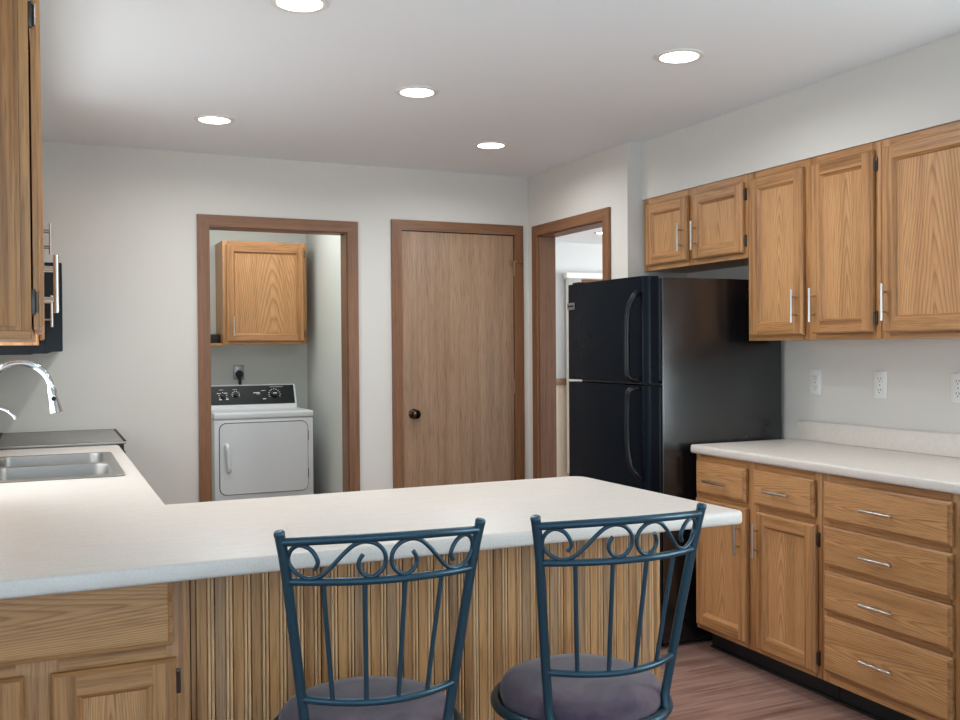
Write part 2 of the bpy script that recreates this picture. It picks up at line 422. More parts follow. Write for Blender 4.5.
# pantry box behind the door, far room
wall_boxes('wall_far_back', [(2.9, 7.5, 8.75, 8.85, 1.02, ZC)], paint('far_wall_paint', (214, 213, 210)))
wall_boxes('wall_far_wainscot', [(2.9, 7.5, 8.745, 8.85, 0, 0.985)], tan_m)
wall_boxes('wall_far_left', [(2.836, 2.936, YB+WT, 9.0, 0, ZC)], wall_m)
wall_boxes('wall_far_right', [(7.4, 7.5, YJ+WT, 9.0, 0, ZC)], wall_m)
b = MB(); b.box(2.94, 7.4, 8.715, 8.744, 0.965, 1.03, casing_x, 0.006); struct(b.build('trim_1'))

def casing(name, face, s0, s1, ztop, wdt, out, depth, jamb=True, mats=(casing_v, casing_x), parent=None):
    """door casing around an opening; face = ('Y', plane) faces -Y, ('X', plane) faces -X"""
    ax, pl = face; r = parent or sroot(name)
    b = MB()
    def bx(a0, a1, d0, d1, z0, z1, mt, bev=0.004):
        if ax == 'Y': b.box(a0, a1, pl-d1, pl-d0, z0, z1, mt, bev)
        else: b.box(pl-d1, pl-d0, a0, a1, z0, z1, mt, bev)
    def pr(poly, mt):
        if ax == 'Y': b.prism([(p[0], p[1]) for p in poly], 'Y', pl-out, pl-0.0005, mt)
        else: b.prism([(p[0], p[1]) for p in poly], 'X', pl-out, pl-0.0005, mt)
    e = 0.0004
    pr([(s0-wdt, 0), (s0, 0), (s0, ztop), (s0-wdt, ztop+wdt-e)], mats[0]); pr([(s1, 0), (s1+wdt, 0), (s1+wdt, ztop+wdt-e), (s1, ztop)], mats[0])
    pr([(s0+e, ztop), (s1-e, ztop), (s1+wdt-e, ztop+wdt), (s0-wdt+e, ztop+wdt)], mats[1])
    b.build('casing', r)
    if jamb:
        b = MB()
        bx(s0-0.011, s0+0.006, -depth, 0.0, 0, ztop+0.006, mats[0], 0); bx(s1-0.006, s1+0.011, -depth, 0.0, 0, ztop+0.006, mats[0], 0)
        bx(s0+0.006, s1-0.006, -depth, 0.0, ztop-0.006, ztop+0.011, mats[1], 0)
        b.build('jamb', r)
    return r
casing('door_1', ('Y', YB), LX0, LX1, LZ, 0.063, 0.017, WT)
casing('door_3', ('X', XD), DY0, DY1, DZ, 0.064, 0.017, WT, mats=(casing_v, casing_y))
d2 = casing('door_2', ('Y', YB), 1.958, 2.716, 2.064, 0.062, 0.017, 0, jamb=False)
b = MB(); b.box(1.962, 2.7125, YB-0.004, YB+0.034, 0.01, 2.060, door_wood, 0.002); slab_o = b.build('door_slab', d2)
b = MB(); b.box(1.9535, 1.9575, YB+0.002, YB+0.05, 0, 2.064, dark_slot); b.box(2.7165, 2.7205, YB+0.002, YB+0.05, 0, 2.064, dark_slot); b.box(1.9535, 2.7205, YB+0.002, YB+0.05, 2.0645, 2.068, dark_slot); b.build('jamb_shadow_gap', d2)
b = MB(); b.lathe([(0.0, 0), (0.031, 0.0), (0.031, 0.006), (0.016, 0.012), (0.012, 0.03), (0.019, 0.036), (0.028, 0.046), (0.029, 0.056), (0.022, 0.066), (0.0, 0.069)], (2.029, YB-0.004, 0.953), (0, -1, 0), bronze); b.build('door_knob', d2)
for z in (1.845, 1.10, 0.25):
    b = MB(); b.cyl((2.7155, YB-0.0075, z-0.043), (2.7155, YB-0.0075, z+0.043), 0.0065, brass, 12); b.lathe([(0.0, 0), (0.005, 0.001), (0.0055, 0.006), (0, 0.009)], (2.7155, YB-0.0075, z+0.043), (0, 0, 1), brass, 10); b.build('hinge', d2)
b = MB(); z = 1.892
b.cyl((2.715, YB-0.012, z), (2.68, YB-0.034, z+0.002), 0.004, brass, 10); b.cyl((2.715, YB-0.012, z), (2.750, YB-0.03, z+0.004), 0.004, brass, 10)
b.lathe([(0, 0), (0.010, 0), (0.010, 0.008), (0, 0.008)], (2.68, YB-0.042, z+0.002), (0, 1, 0), brass, 12); b.lathe([(0, 0), (0.009, 0), (0.009, 0.008), (0, 0.008)], (2.75, YB-0.038, z+0.004), (0, 1, 0), brass, 12)
b.cyl((2.7155, YB-0.012, z-0.010), (2.7155, YB-0.012, z+0.010), 0.009, brass, 12); b.build('door_stop', d2)
b = MB()
b.box(0.30, LX0-0.066, YB-0.012, YB-0.0005, 0, 0.085, casing_x, 0.003); b.box(LX1+0.066, 1.893, YB-0.012, YB-0.0005, 0, 0.085, casing_x, 0.003)
struct(b.build('baseboard_back'))

# ------------------------------------------------------------------ recessed ceiling lamps
def recessed(x, y, label, group, watts):
    r = thing('recessed_light', label, 'ceiling light', (x, y, ZC), group)
    b = MB(); b.lathe([(0.070, -0.0005), (0.092, -0.0005), (0.092, -0.004), (0.086, -0.007), (0.072, -0.006), (0.070, -0.0005)], (x, y, ZC), (0, 0, 1), white_plastic, 40); b.build('trim_ring', r)
    b = MB(); b.lathe([(0.0, -0.005), (0.071, -0.0045), (0.071, -0.001), (0, -0.001)], (x, y, ZC), (0, 0, 1), lamp_m, 36); b.build('diffuser', r)
    d = bpy.data.lights.new('lamp_glow', 'AREA'); d.shape = 'DISK'; d.size = 0.13; d.energy = watts; d.color = LAMP_COL; d.spread = math.radians(165)
    o = bpy.data.objects.new('lamp_glow', d); COL.objects.link(o); o.parent = r; o.location = (0, 0, -0.012)
    return r
G5 = 'recessed lights in the kitchen ceiling'
recessed(0.737, 2.985, 'round recessed ceiling light cut by the top edge of the photo, nearest the left', G5, LAMP_W)
recessed(0.737, 4.655, 'round recessed ceiling light nearest the back left wall above the laundry doorway', G5, LAMP_W)
recessed(1.444, 3.825, 'round recessed ceiling light in the middle of the five, between the other four', G5, LAMP_W)
recessed(2.183, 4.672, 'small-looking round recessed ceiling light nearest the back right corner', G5, LAMP_W)
recessed(2.172, 2.978, 'round recessed ceiling light nearest the soffit over the right wall cabinets', G5, LAMP_W)
recessed(4.83, 7.82, 'round ceiling light of the next room, seen through the doorway beside the black fridge', 'recessed light in the next room', 4.0)

# ------------------------------------------------------------------ cabinets
class Face:
    """face plane of a cabinet run: s runs along the run, d points out of the face"""
    def __init__(f, kind, pl): f.k = kind; f.pl = pl; f.h = oak_x if kind == 'front' else oak_y
    def P(f, s, d, z):
        if f.k == 'right': return Vector((f.pl - d, s, z))
        if f.k == 'left': return Vector((f.pl + d, s, z))
        return Vector((s, f.pl - d, z))
    def box(f, b, s0, s1, d0, d1, z0, z1, mt, bev=0.0):
        a, c = f.P(s0, d0, z0), f.P(s1, d1, z1)
        b.box(a.x, c.x, a.y, c.y, a.z, c.z, mt, bev)
def handle_mesh(f, horizontal):
    b = MB(); L = 0.070; q = 0.038; o = 0.030
    if horizontal:
        b.cyl(f.P(-L, o, 0), f.P(L, o, 0), 0.006, nickel, 12)
        for s in (-q, q): b.cyl(f.P(s, 0, 0), f.P(s, o, 0), 0.0045, nickel, 8)
    else:
        b.cyl(f.P(0, o, -L), f.P(0, o, L), 0.006, nickel, 12)
        for s in (-q, q): b.cyl(f.P(0, 0, s), f.P(0, o, s), 0.0045, nickel, 8)
    return b
_hm = {}
def add_handle(f, par, s, z, horizontal):
    key = (f.k, f.pl, horizontal)
    base = f.P(0, 0, 0)
    if key not in _hm:
        o = handle_mesh(f, horizontal).build('handle'); 
        for v in o.data.vertices: v.co -= base
        _hm[key] = o.data; bpy.data.objects.remove(o)
    o = bpy.data.objects.new('handle', _hm[key]); COL.objects.link(o); o.parent = par
    off = Vector((0, 0, 0)); q = par
    while q is not None: off += Vector(q.location); q = q.parent
    o.location = f.P(s, 0.0220, z) - off
    return o
def add_door(f, par, s0, s1, z0, z1, handle=None, hinge=None, T=0.0225):
    lo, hi = min(s0, s1), max(s0, s1)
    org = f.P((lo+hi)/2, 0, (z0+z1)/2)
    b = MB()
    def ring(ins, d): return [(lo+ins, d, z0+ins), (hi-ins, d, z0+ins), (hi-ins, d, z1-ins), (lo+ins, d, z1-ins)]
    def band(A, B_):
        for j in range(4):
            q = [A[j], A[(j+1) % 4], B_[(j+1) % 4], B_[j]]
            b.face([f.P(*p) for p in q], f.h if j % 2 == 0 else oak_z)
    W = 0.050
    band(ring(0, 0.0040), ring(0, T-0.007)); band(ring(0, T-0.007), ring(0.003, T-0.0035)); band(ring(0.003, T-0.0035), ring(0.007, T))
    i0, i1 = 0.007, W
    for a0, a1 in ((lo+i0, lo+i1), (hi-i1, hi-i0)):
        b.face([f.P(a0, T, z0+i0), f.P(a1, T, z0+i0), f.P(a1, T, z1-i0), f.P(a0, T, z1-i0)], oak_z)
    for a0, a1 in ((z0+i0, z0+i1), (z1-i1, z1-i0)):
        b.face([f.P(lo+i1, T, a0), f.P(hi-i1, T, a0), f.P(hi-i1, T, a1), f.P(lo+i1, T, a1)], f.h)
    band(ring(W, T), ring(W+0.002, T-0.004)); band(ring(W+0.002, T-0.004), ring(W+0.012, T-0.013))
    A = ring(0, 0.0040); b.face([f.P(*p) for p in A], oak_z)
    d = b.build('door', par)
    b = MB(); f.box(b, lo+W+0.0105, hi-W-0.0105, 0.0045, T-0.0132, z0+W+0.0105, z1-W-0.0105, oak_panel_x if f.k == 'front' else oak_panel_y); b.build('panel', d)
    if handle: add_handle(f, d, handle[0], handle[1], False)
    if hinge is not None:
        sg = 1 if abs(hinge-hi) < abs(hinge-lo) else -1
        for z in (z0+0.055, z1-0.055):
            b = MB(); e = hi if sg > 0 else lo
            f.box(b, e+sg*0.001, e+sg*0.011, 0.0005, 0.008, z-0.027, z+0.027, hinge_m, 0.002)
            b.cyl(f.P(e+sg*0.004, 0.010, z-0.022), f.P(e+sg*0.004, 0.010, z+0.022), 0.0042, hinge_m, 8)
            b.build('hinge', d)
    return d
def add_drawer(f, par, s0, s1, z0, z1, handle=None, T=0.0225):
    lo, hi = min(s0, s1), max(s0, s1); b = MB()
    def ring(ins, d): return [(lo+ins, d, z0+ins), (hi-ins, d, z0+ins), (hi-ins, d, z1-ins), (lo+ins, d, z1-ins)]
    R = [ring(0, 0.0040), ring(0, T-0.009), ring(0.004, T-0.006), ring(0.010, T-0.0045), ring(0.012, T)]
    fm = oak_drawer_x if f.k == 'front' else oak_drawer_y
    for A, B_ in zip(R, R[1:]):
        for j in range(4): b.face([f.P(*p) for p in (A[j], A[(j+1) % 4], B_[(j+1) % 4], B_[j])], f.h)
    b.face([f.P(*p) for p in R[-1]], fm); b.face([f.P(*p) for p in R[0]], f.h)
    d = b.build('drawer', par)
    if handle: add_handle(f, d, handle[0], handle[1], True)
    return d
def cabinet(f, name, label, cat, s0, s1, z0, z1, depth, stiles, rails, toe=False, group=None, toe_d=0.082):
    """carcass + face frame. stiles: list of (s0,s1); rails: list of (sa,sb,z0,z1)"""
    lo, hi = min(s0, s1)+0.0008, max(s0, s1)-0.0008
    base = f.P((lo+hi)/2, -depth/2, z0 if not toe else 0)
    r = thing(name, label, cat, base, group)
    b = MB(); f.box(b, lo, hi, -depth, -0.0195, z0, z1, oak_z); b.build('body', r)
    b = MB()
    for a0, a1 in stiles: f.box(b, max(a0, lo), min(a1, hi), -0.019, 0, z0, z1, oak_z, 0.0008)
    for a0, a1, c0, c1 in rails: f.box(b, a0, a1, -0.019, -0.0002, c0, c1, f.h)
    b.build('face_frame', r, doubles=False)
    if toe:
        b = MB(); f.box(b, lo, hi, -depth, -toe_d, 0.0, z0-0.0005, toe_m)
        f.box(b, lo, hi, -toe_d+0.0001, -toe_d+0.010, 0.0, 0.010, toe_m, 0.002); b.build('toe_kick', r)
    return r
# right wall cabinets
FU = Face('right', 2.920)
XDEP = XW - 2.920 - 0.001
c = cabinet(FU, 'wall_cabinet', 'short two-door oak wall cabinet mounted above the black fridge', 'cabinet', 3.487, 4.322, 1.752, 2.133, XDEP,
            [(3.487, 3.525), (3.86, 3.94), (4.262, 4.322)], [(3.525, 3.86, 1.752, 1.79), (3.94, 4.262, 1.752, 1.79), (3.525, 3.86, 2.085, 2.133), (3.94, 4.262, 2.085, 2.133)], group='wall cabinets on the right')
add_door(FU, c, 3.923, 4.278, 1.778, 2.098, (3.956, 1.893), 4.278); add_door(FU, c, 3.506, 3.878, 1.776, 2.098, (3.846, 1.891), 3.506)
c = cabinet(FU, 'wall_cabinet', 'tall two-door oak wall cabinet beside the fridge, over the double outlet wall', 'cabinet', 2.725, 3.486, 1.374, 2.133, XDEP,
            [(2.725, 2.768), (3.055, 3.145), (3.436, 3.486)], [(2.768, 3.055, 1.374, 1.413), (3.145, 3.436, 1.374, 1.413), (2.768, 3.055, 2.085, 2.133), (3.145, 3.436, 2.085, 2.133)], group='wall cabinets on the right')
add_door(FU, c, 3.125, 3.455, 1.396, 2.102, (3.156, 1.518), 3.455); add_door(FU, c, 2.750, 3.073, 1.400, 2.101, (3.051, 1.517), 2.750)
c = cabinet(FU, 'wall_cabinet', 'tall oak wall cabinet with one wide door at the right edge of the photo', 'cabinet', 2.22, 2.724, 1.374, 2.133, XDEP,
            [(2.22, 2.262), (2.682, 2.724)], [(2.262, 2.682, 1.374, 1.413), (2.262, 2.682, 2.085, 2.133)], group='wall cabinets on the right')
add_door(FU, c, 2.243, 2.700, 1.400, 2.101, (2.676, 1.512), 2.243)
# right base cabinets
FB = Face('right', 2.634); BD = XW - 2.634 - 0.001
c = cabinet(FB, 'base_cabinet', 'oak base cabinet with two drawers over two doors beside the fridge', 'cabinet', 2.736, 3.497, 0.10, 0.8755, BD,
            [(2.736, 2.775), (3.09, 3.16), (3.47, 3.497)], [(2.775, 3.09, .10, .13), (3.16, 3.47, .10, .13), (2.775, 3.09, .675, .71), (3.16, 3.47, .675, .71), (2.775, 3.09, .84, .8755), (3.16, 3.47, .84, .8755)], True, 'base cabinets on the right')
add_drawer(FB, c, 3.149, 3.480, .704, .846, (3.318, .767)); add_drawer(FB, c, 2.765, 3.102, .704, .846, (2.937, .772))
add_door(FB, c, 3.143, 3.480, .122, .682, (3.180, .557), 3.480); add_door(FB, c, 2.757, 3.084, .122, .678, (3.069, .566), 2.757)
c = cabinet(FB, 'base_cabinet', 'oak base cabinet holding a stack of four wide drawers', 'cabinet', 2.141, 2.735, 0.10, 0.8755, BD,
            [(2.141, 2.18), (2.70, 2.735)], [(2.18, 2.70, .10, .15), (2.18, 2.70, .34, .38), (2.18, 2.70, .508, .55), (2.18, 2.70, .675, .712), (2.18, 2.70, .84, .8755)], True, 'base cabinets on the right')
for z0, z1, hz in ((.704, .848, .771), (.537, .683, .605), (.370, .517, .440), (.142, .350, .240)): add_drawer(FB, c, 2.161, 2.7145, z0, z1, (2.441, hz))
c = cabinet(FB, 'base_cabinet', 'oak base cabinet edge cut off by the right border, beside the drawer stack', 'cabinet', 1.50, 2.140, 0.10, 0.8755, BD,
            [(1.50, 1.54), (2.10, 2.140)], [(1.54, 2.10, .10, .13), (1.54, 2.10, .675, .71), (1.54, 2.10, .84, .8755)], True, 'base cabinets on the right')
add_drawer(FB, c, 1.52, 2.118, .704, .846, (1.82, .762)); add_door(FB, c, 1.52, 2.118, .122, .680, (1.58, .56), 2.118)
# right countertop
r = thing('countertop', 'cream laminate countertop with backsplash along the right wall', 'countertop', (2.9, 2.5, 0.876))
b = MB(); slab(b, [(2.6146, 1.45), (XW-0.001, 1.45), (XW-0.001, 3.513), (2.6146+0.02, 3.513)] if False else rounded(2.6085, XW-0.001, 1.45, 3.513, (0, 0, 0.012, 0)), 0.8765, 0.914, lam, 0.010); b.build('top', r)
b = MB(); b.box(3.184, XW-0.001, 1.45, 3.468, 0.9142, 1.004, lam, 0.004); b.build('backsplash', r)

# left wall cabinets
FL = Face('left', -0.0265); LD = -0.0265 - XL - 0.001
c = cabinet(FL, 'wall_cabinet', 'tall oak wall cabinet nearest the camera at the left edge, end panel facing us', 'cabinet', 2.20, 3.04, 1.374, 2.133, LD,
            [(2.20, 2.24), (2.60, 2.66), (3.0, 3.04)], [(2.24, 2.60, 1.374, 1.413), (2.66, 3.0, 1.374, 1.413), (2.24, 2.60, 2.085, 2.133), (2.66, 3.0, 2.085, 2.133)], group='wall cabinets on the left')
add_door(FL, c, 2.212, 2.632, 1.396, 2.102, (2.60, 1.516), 2.212); add_door(FL, c, 2.642, 3.028, 1.396, 2.102, (2.675, 1.516), 3.028)
b = MB()
for y0, y1, z0, z1, mt in ((2.1985, 2.1995, 1.40, 2.10, oak_z),): b.box(-0.30, -0.055, y0-0.0025, y1, z0, z1, mt, 0.001)
b.build('end_panel', c)
b = MB(); b.box(XL+0.004, -0.0275, 2.1945, 2.1995, 1.375, 1.392, oak_x, 0.002); b.build('end_moulding', c)
c = cabinet(FL, 'wall_cabinet', 'narrow oak wall cabinet beyond the sink beside the black microwave', 'cabinet', 4.36, 4.728, 1.374, 2.133, LD,
            [(4.36, 4.40), (4.69, 4.728)], [(4.40, 4.69, 1.374, 1.413), (4.40, 4.69, 2.085, 2.133)], group='wall cabinets on the left')
add_door(FL, c, 4.378, 4.71, 1.396, 2.102, (4.665, 1.526), 4.378)
c = cabinet(FL, 'wall_cabinet', 'short oak wall cabinet mounted above the black microwave', 'cabinet', 4.731, 5.478, 1.752, 2.133, LD,
            [(4.731, 4.77), (5.08, 5.13), (5.44, 5.478)], [(4.77, 5.08, 1.752, 1.79), (5.13, 5.44, 1.752, 1.79), (4.77, 5.08, 2.085, 2.133), (5.13, 5.44, 2.085, 2.133)], group='wall cabinets on the left')
add_door(FL, c, 4.75, 5.10, 1.776, 2.098, (5.055, 1.892), 4.75); add_door(FL, c, 5.11, 5.46, 1.776, 2.098, (5.155, 1.892), 5.46)

# base cabinets under the L-shaped counter
FK = Face('left', 0.275)
KD = 0.275 - XL - 0.001
c = cabinet(FK, 'base_cabinet', 'oak base cabinet under the steel sink, its doors facing the kitchen floor', 'cabinet', 3.46, 4.44, 0.10, 0.70, KD,
            [(3.46, 3.50), (3.93, 3.97), (4.40, 4.44)], [(3.50, 3.93, .10, .13), (3.97, 4.40, .10, .13), (3.5, 3.93, .67, .70), (3.97, 4.4, .67, .70)], True, 'base cabinets under the left counter')
add_door(FK, c, 3.48, 3.945, .122, .682, (3.90, .56), 3.48); add_door(FK, c, 3.955, 4.42, .122, .682, (4.0, .56), 4.42)
b = MB(); FK.box(b, 3.461, 4.439, -0.019, 0, 0.7005, 0.8755, oak_y); b.build('apron', c)
c = cabinet(FK, 'base_cabinet', 'narrow oak base cabinet between the sink and the range', 'cabinet', 4.441, 4.728, 0.10, 0.8755, KD,
            [(4.441, 4.48), (4.69, 4.728)], [(4.48, 4.69, .10, .13), (4.48, 4.69, .675, .71), (4.48, 4.69, .84, .8755)], True, 'base cabinets under the left counter')
add_drawer(FK, c, 4.46, 4.71, .704, .846, (4.585, .762)); add_door(FK, c, 4.46, 4.71, .122, .682, (4.67, .56), 4.46)
c = cabinet(FK, 'base_cabinet', 'oak base cabinet in the corner under the counter behind the breakfast bar', 'cabinet', 2.855, 3.459, 0.10, 0.8755, KD,
            [(2.855, 2.90), (3.42, 3.459)], [(2.90, 3.42, .10, .13), (2.90, 3.42, .675, .71), (2.90, 3.42, .84, .8755)], True, 'base cabinets under the left counter')
add_drawer(FK, c, 2.89, 3.44, .704, .846, (3.16, .762)); add_door(FK, c, 2.89, 3.44, .122, .682, (3.4, .56), 2.89)
FP = Face('front', 2.220)
c = cabinet(FP, 'base_cabinet', 'dark-looking oak base cabinet under the left end of the breakfast bar, facing the camera', 'cabinet', -0.328, 0.287, 0.10, 0.8755, 0.60,
            [(-0.328, -0.285), (-0.065, 0.018), (0.235, 0.287)], [(-0.285, -0.065, .10, .13), (0.018, 0.235, .10, .13), (-0.285, -0.065, .66, .72), (0.018, 0.235, .66, .72), (-0.285, -0.065, .85, .8755), (0.018, 0.235, .85, .8755)], True, 'base cabinets under the breakfast bar')
add_drawer(FP, c, -0.31, 0.249, .699, .868)
add_door(FP, c, -0.31, -0.051, .122, .671, (-0.09, .45), -0.31); add_door(FP, c, 0.002, 0.254, .122, .669, (0.04, .45), 0.254)
# peninsula with beadboard
r = thing('breakfast_bar', 'oak beadboard-clad breakfast bar body behind the two stools', 'breakfast bar', (0.92, 2.5, 0))
b = MB(); b.box(0.289, 1.535, 2.240, 2.81, 0.0, 0.8755, oak_z); b.build('body', r)
bead_highlight_m = wood('oak_bead_highlight', 'Z', (238, 200, 154), (222, 178, 130), (190, 144, 96))  # light catching the bead tops, put into the colour as paler oak
tones = [wood('oak_plank_' + n, 'Z', *c, pore=0.6, lines=0.6) for n, c in (('brown', ((186, 140, 92), (160, 114, 70), (104, 68, 38))), ('golden', ((206, 156, 102), (184, 134, 84), (128, 84, 46))), ('grey', ((186, 148, 110), (164, 126, 90), (112, 80, 54))))]
rng = random.Random(3); last = None
yf = 2.226; yk = 2.2395; x = 0.2885; X1 = 1.537
b = MB()
def strip(p, mt):   # p: plan points (x, y) of a run of faces from floor to counter
    for (xa, ya), (xb, yb) in zip(p, p[1:]): b.face([(xa, ya, 0), (xb, yb, 0), (xb, yb, 0.8752), (xa, ya, 0.8752)], mt, True)
while x < X1 - 0.001:
    xe = min(x + (0.0115 if x < 0.289 else 0.0232), X1)
    tm = rng.choice([q for q in tones if q is not last]); last = tm
    strip([(x, yf+0.007), (x+0.0010, yf), (xe-0.0010, yf), (xe, yf+0.007)], tm); x = xe
    for k in range(2):
        if x > X1 - 0.012 or x < 0.302: break
        strip([(x, yf+0.007), (x+0.0012, yf+0.007)], oak_z)
        strip([(x+0.0012 + 0.0036*(1-math.cos(PI*i/8)), yf + 0.007 - 0.0085*math.sin(PI*i/8)) for i in range(9)], bead_highlight_m)
        x += 0.0084
    strip([(x, yf+0.007), (x+0.0010, yf+0.007)], oak_z); x += 0.0010
strip([(0.2885, yk), (X1, yk)], oak_z)
b.build('beadboard', r)
b = MB(); b.box(1.5375, 1.5505, 2.226, 2.81, 0.0, 0.8752, oak_z, 0.001); b.build('end_board', r)
b = MB(); b.box(0.2895, 1.535, 2.2145, 2.2255, 0.0, 0.09, oak_x, 0.003); b.build('base_moulding', r)

# L-shaped counter with the sink cut-out
r = thing('countertop', 'cream laminate L-shaped countertop of the sink run and breakfast bar', 'countertop', (0.6, 2.4, 0.876))
SX0, SX1, SY0, SY1 = -0.305, 0.248, 3.535, 4.372
arc = lambda cx, cy, q, a0, n=6: [(cx + q*math.cos(a0+PI/2*i/n), cy + q*math.sin(a0+PI/2*i/n)) for i in range(n+1)]
outl = [(XL+0.001, 2.0275)] + arc(1.680-0.012, 2.0275+0.012, 0.012, -PI/2) + arc(1.656-0.055, 2.838-0.055, 0.055, 0) + [(0.305, 2.838), (0.305, 4.730), (XL+0.001, 4.730)]
hole = rounded(SX0+0.012, SX1-0.012, SY0+0.012, SY1-0.012, 0.03)
b = MB(); slab(b, outl, 0.8765, 0.914, lam, 0.010, [hole]); b.build('top', r)
b = MB(); b.box(XL+0.001, XL+0.02, 2.2, 4.728, 0.9142, 1.004, lam, 0.004); b.build('backsplash', r)

# sink
r = thing('kitchen_sink', 'stainless steel double-bowl sink set in the left counter', 'sink', (0, 3.95, 0.9145))
bowls = [(-0.178, 0.212, 3.568, 3.934), (-0.178, 0.212, 3.974, 4.340)]
b = MB(); slab(b, rounded(SX0, SX1, SY0, SY1, 0.03), 0.9146, 0.9200, steel, 0.0024, [rounded(*q, 0.055) for q in bowls]); b.build('rim', r)
for q in bowls:
    b = MB(); L0 = rounded(*q, 0.055); zs = [(0.0, 0.9195), (0.002, 0.910), (0.006, 0.80), (0.012, 0.755), (0.030, 0.738), (0.060, 0.735)]
    rings = [[b.bm.verts.new((x, y, z)) for x, y in (offset_poly(L0, d) if d < 0.05 else [((q[0]+q[1])/2 + (x-(q[0]+q[1])/2)*0.6, (q[2]+q[3])/2 + (y-(q[2]+q[3])/2)*0.6) for x, y in L0])] for d, z in zs]
    k = b.mi(steel)
    for A, B_ in zip(rings, rings[1:]):
        for j in range(len(A)):
            fc = b.bm.faces.new((A[j], A[(j+1) % len(A)], B_[(j+1) % len(A)], B_[j])); fc.smooth = True
    b.bm.faces.new(rings[-1])
    bo = b.build('bowl', r)
    b = MB(); b.lathe([(0.0, 0.002), (0.02, 0.002), (0.024, 0.004), (0.042, 0.003), (0.043, 0.0005)], ((q[0]+q[1])/2, (q[2]+q[3])/2, 0.735), (0, 0, 1), chrome, 24); b.build('drain', bo)
# faucet
fx, fy = -0.198, 3.975
r = thing('kitchen_faucet', 'chrome gooseneck pull-down faucet arching over the sink', 'faucet', (fx, fy, 0.92))
b = MB(); b.lathe([(0.0, 0.0005), (0.030, 0.0005), (0.030, 0.006), (0.022, 0.012), (0.018, 0.03), (0.018, 0.085), (0.0145, 0.10), (0.0, 0.10)], (fx, fy, 0.92), (0, 0, 1), chrome); b.build('base', r)
R = 0.108; cz = 1.198; cx = fx + R
path = [(fx, fy, 1.0), (fx, fy, 1.08), (fx, fy, cz-0.03)] + [(cx - R*math.cos(PI*i/18*0.97), fy+0.012*i/18, cz + R*math.sin(PI*i/18*0.97)) for i in range(19)]
b = MB(); b.tube(path, 0.0125, chrome, 16); b.build('spout', r)
e = Vector(path[-1]); dr = Vector((0.18, 0.0, -1)).normalized()
b = MB(); b.lathe([(0.0, -0.004), (0.0145, -0.002), (0.0165, 0.004), (0.0165, 0.030), (0.018, 0.045), (0.0225, 0.085), (0.0235, 0.092), (0.020, 0.094), (0, 0.092)], e, dr, chrome); head = b.build('spray_head', r)
b = MB(); b.lathe([(0.0, 0.004), (0.008, 0.003), (0.009, 0.0)], e + dr*0.040 + Vector((0.0, -0.0165, 0)), (0.1, -1, 0.0), black_gloss, 14); b.build('spray_button', head)
b = MB(); b.tube([(fx, fy, 0.985), (fx, fy-0.03, 0.99), (fx+0.005, fy-0.09, 1.02)], 0.006, chrome, 10); b.build('lever', r)
gx, gy = -0.235, 4.20
r = thing('water_filter_faucet', 'thin chrome filtered-water spout behind the main faucet at the left edge', 'faucet', (gx, gy, 0.92))
b = MB(); b.lathe([(0.0, 0.0005), (0.022, 0.0005), (0.020, 0.008), (0.012, 0.016), (0.010, 0.05), (0, 0.052)], (gx, gy, 0.92), (0, 0, 1), chrome, 20); b.build('base', r)
b = MB(); b.tube(catmull([(gx, gy, 0.96), (gx, gy, 1.06), (gx+0.012, gy, 1.108), (gx+0.045, gy, 1.130), (gx+0.085, gy, 1.121), (gx+0.112, gy, 1.100), (gx+0.123, gy, 1.083)], 5), 0.0055, chrome, 10); b.build('spout', r)

# range
r = thing('kitchen_range', 'range with grey glass cooktop between the sink counter and the back wall', 'range', (0, 5.1, 0))
RY0, RY1 = 4.735, 5.474
b = MB(); b.box(XL+0.003, 0.295, RY0, RY1, 0.02, 0.9155, grey_metal, 0.004); b.box(XL+0.04, 0.25, RY0+0.03, RY1-0.03, 0.0, 0.02, black_matte); b.build('body', r)
b = MB(); b.box(-0.322, 0.334, RY0, RY1, 0.916, 0.9285, steel, 0.003); b.build('cooktop_frame', r)
cook = new_mat('smoked_glass_cooktop', (150, 147, 142), 0.42, 0.3)
b = MB(); b.box(-0.205, 0.322, RY0+0.016, RY1-0.012, 0.9287, 0.9315, cook, 0.0012); top = b.build('cooktop_glass', r)
b = MB(); b.box(-0.218, -0.2055, RY0+0.010, RY1-0.006, 0.9287, 0.935, black_matte, 0.001); b.box(0.3225, 0.336, RY0+0.004, RY1-0.004, 0.9287, 0.932, black_matte, 0.001); b.box(-0.205, 0.322, RY1-0.0115, RY1-0.001, 0.9287, 0.932, black_matte, 0.001); b.build('cooktop_edge', r)
b = MB(); b.box(-0.322, -0.225, RY0+0.01, RY1-0.006, 0.9287, 0.94, steel, 0.003); b.build('rear_vent', r)
for px, py, pr_ in ((0.19, 4.93, .095), (0.19, 5.28, .075), (-0.07, 4.93, .075), (-0.07, 5.28, .095)):
    b = MB(); b.lathe([(pr_, 0.0), (pr_, 0.0004), (pr_-0.004, 0.0004), (pr_-0.004, 0.0)], (px, py, 0.9316), (0, 0, 1), grey_metal, 40); b.build('burner_ring', r)
b = MB(); b.box(0.2955, 0.328, RY0+0.006, RY1-0.006, 0.17, 0.79, black_glass, 0.006); dr_ = b.build('oven_door', r)
b = MB(); b.cyl((0.375, RY0+0.06, 0.74), (0.375, RY1-0.06, 0.74), 0.011, steel, 14)
for y in (RY0+0.09, RY1-0.09): b.cyl((0.328, y, 0.74), (0.375, y, 0.74), 0.008, steel, 10)
b.build('oven_handle', dr_)
b = MB(); b.box(0.2955, 0.326, RY0+0.004, RY1-0.004, 0.80, 0.9155, black_matte, 0.004); pn = b.build('control_panel', r)
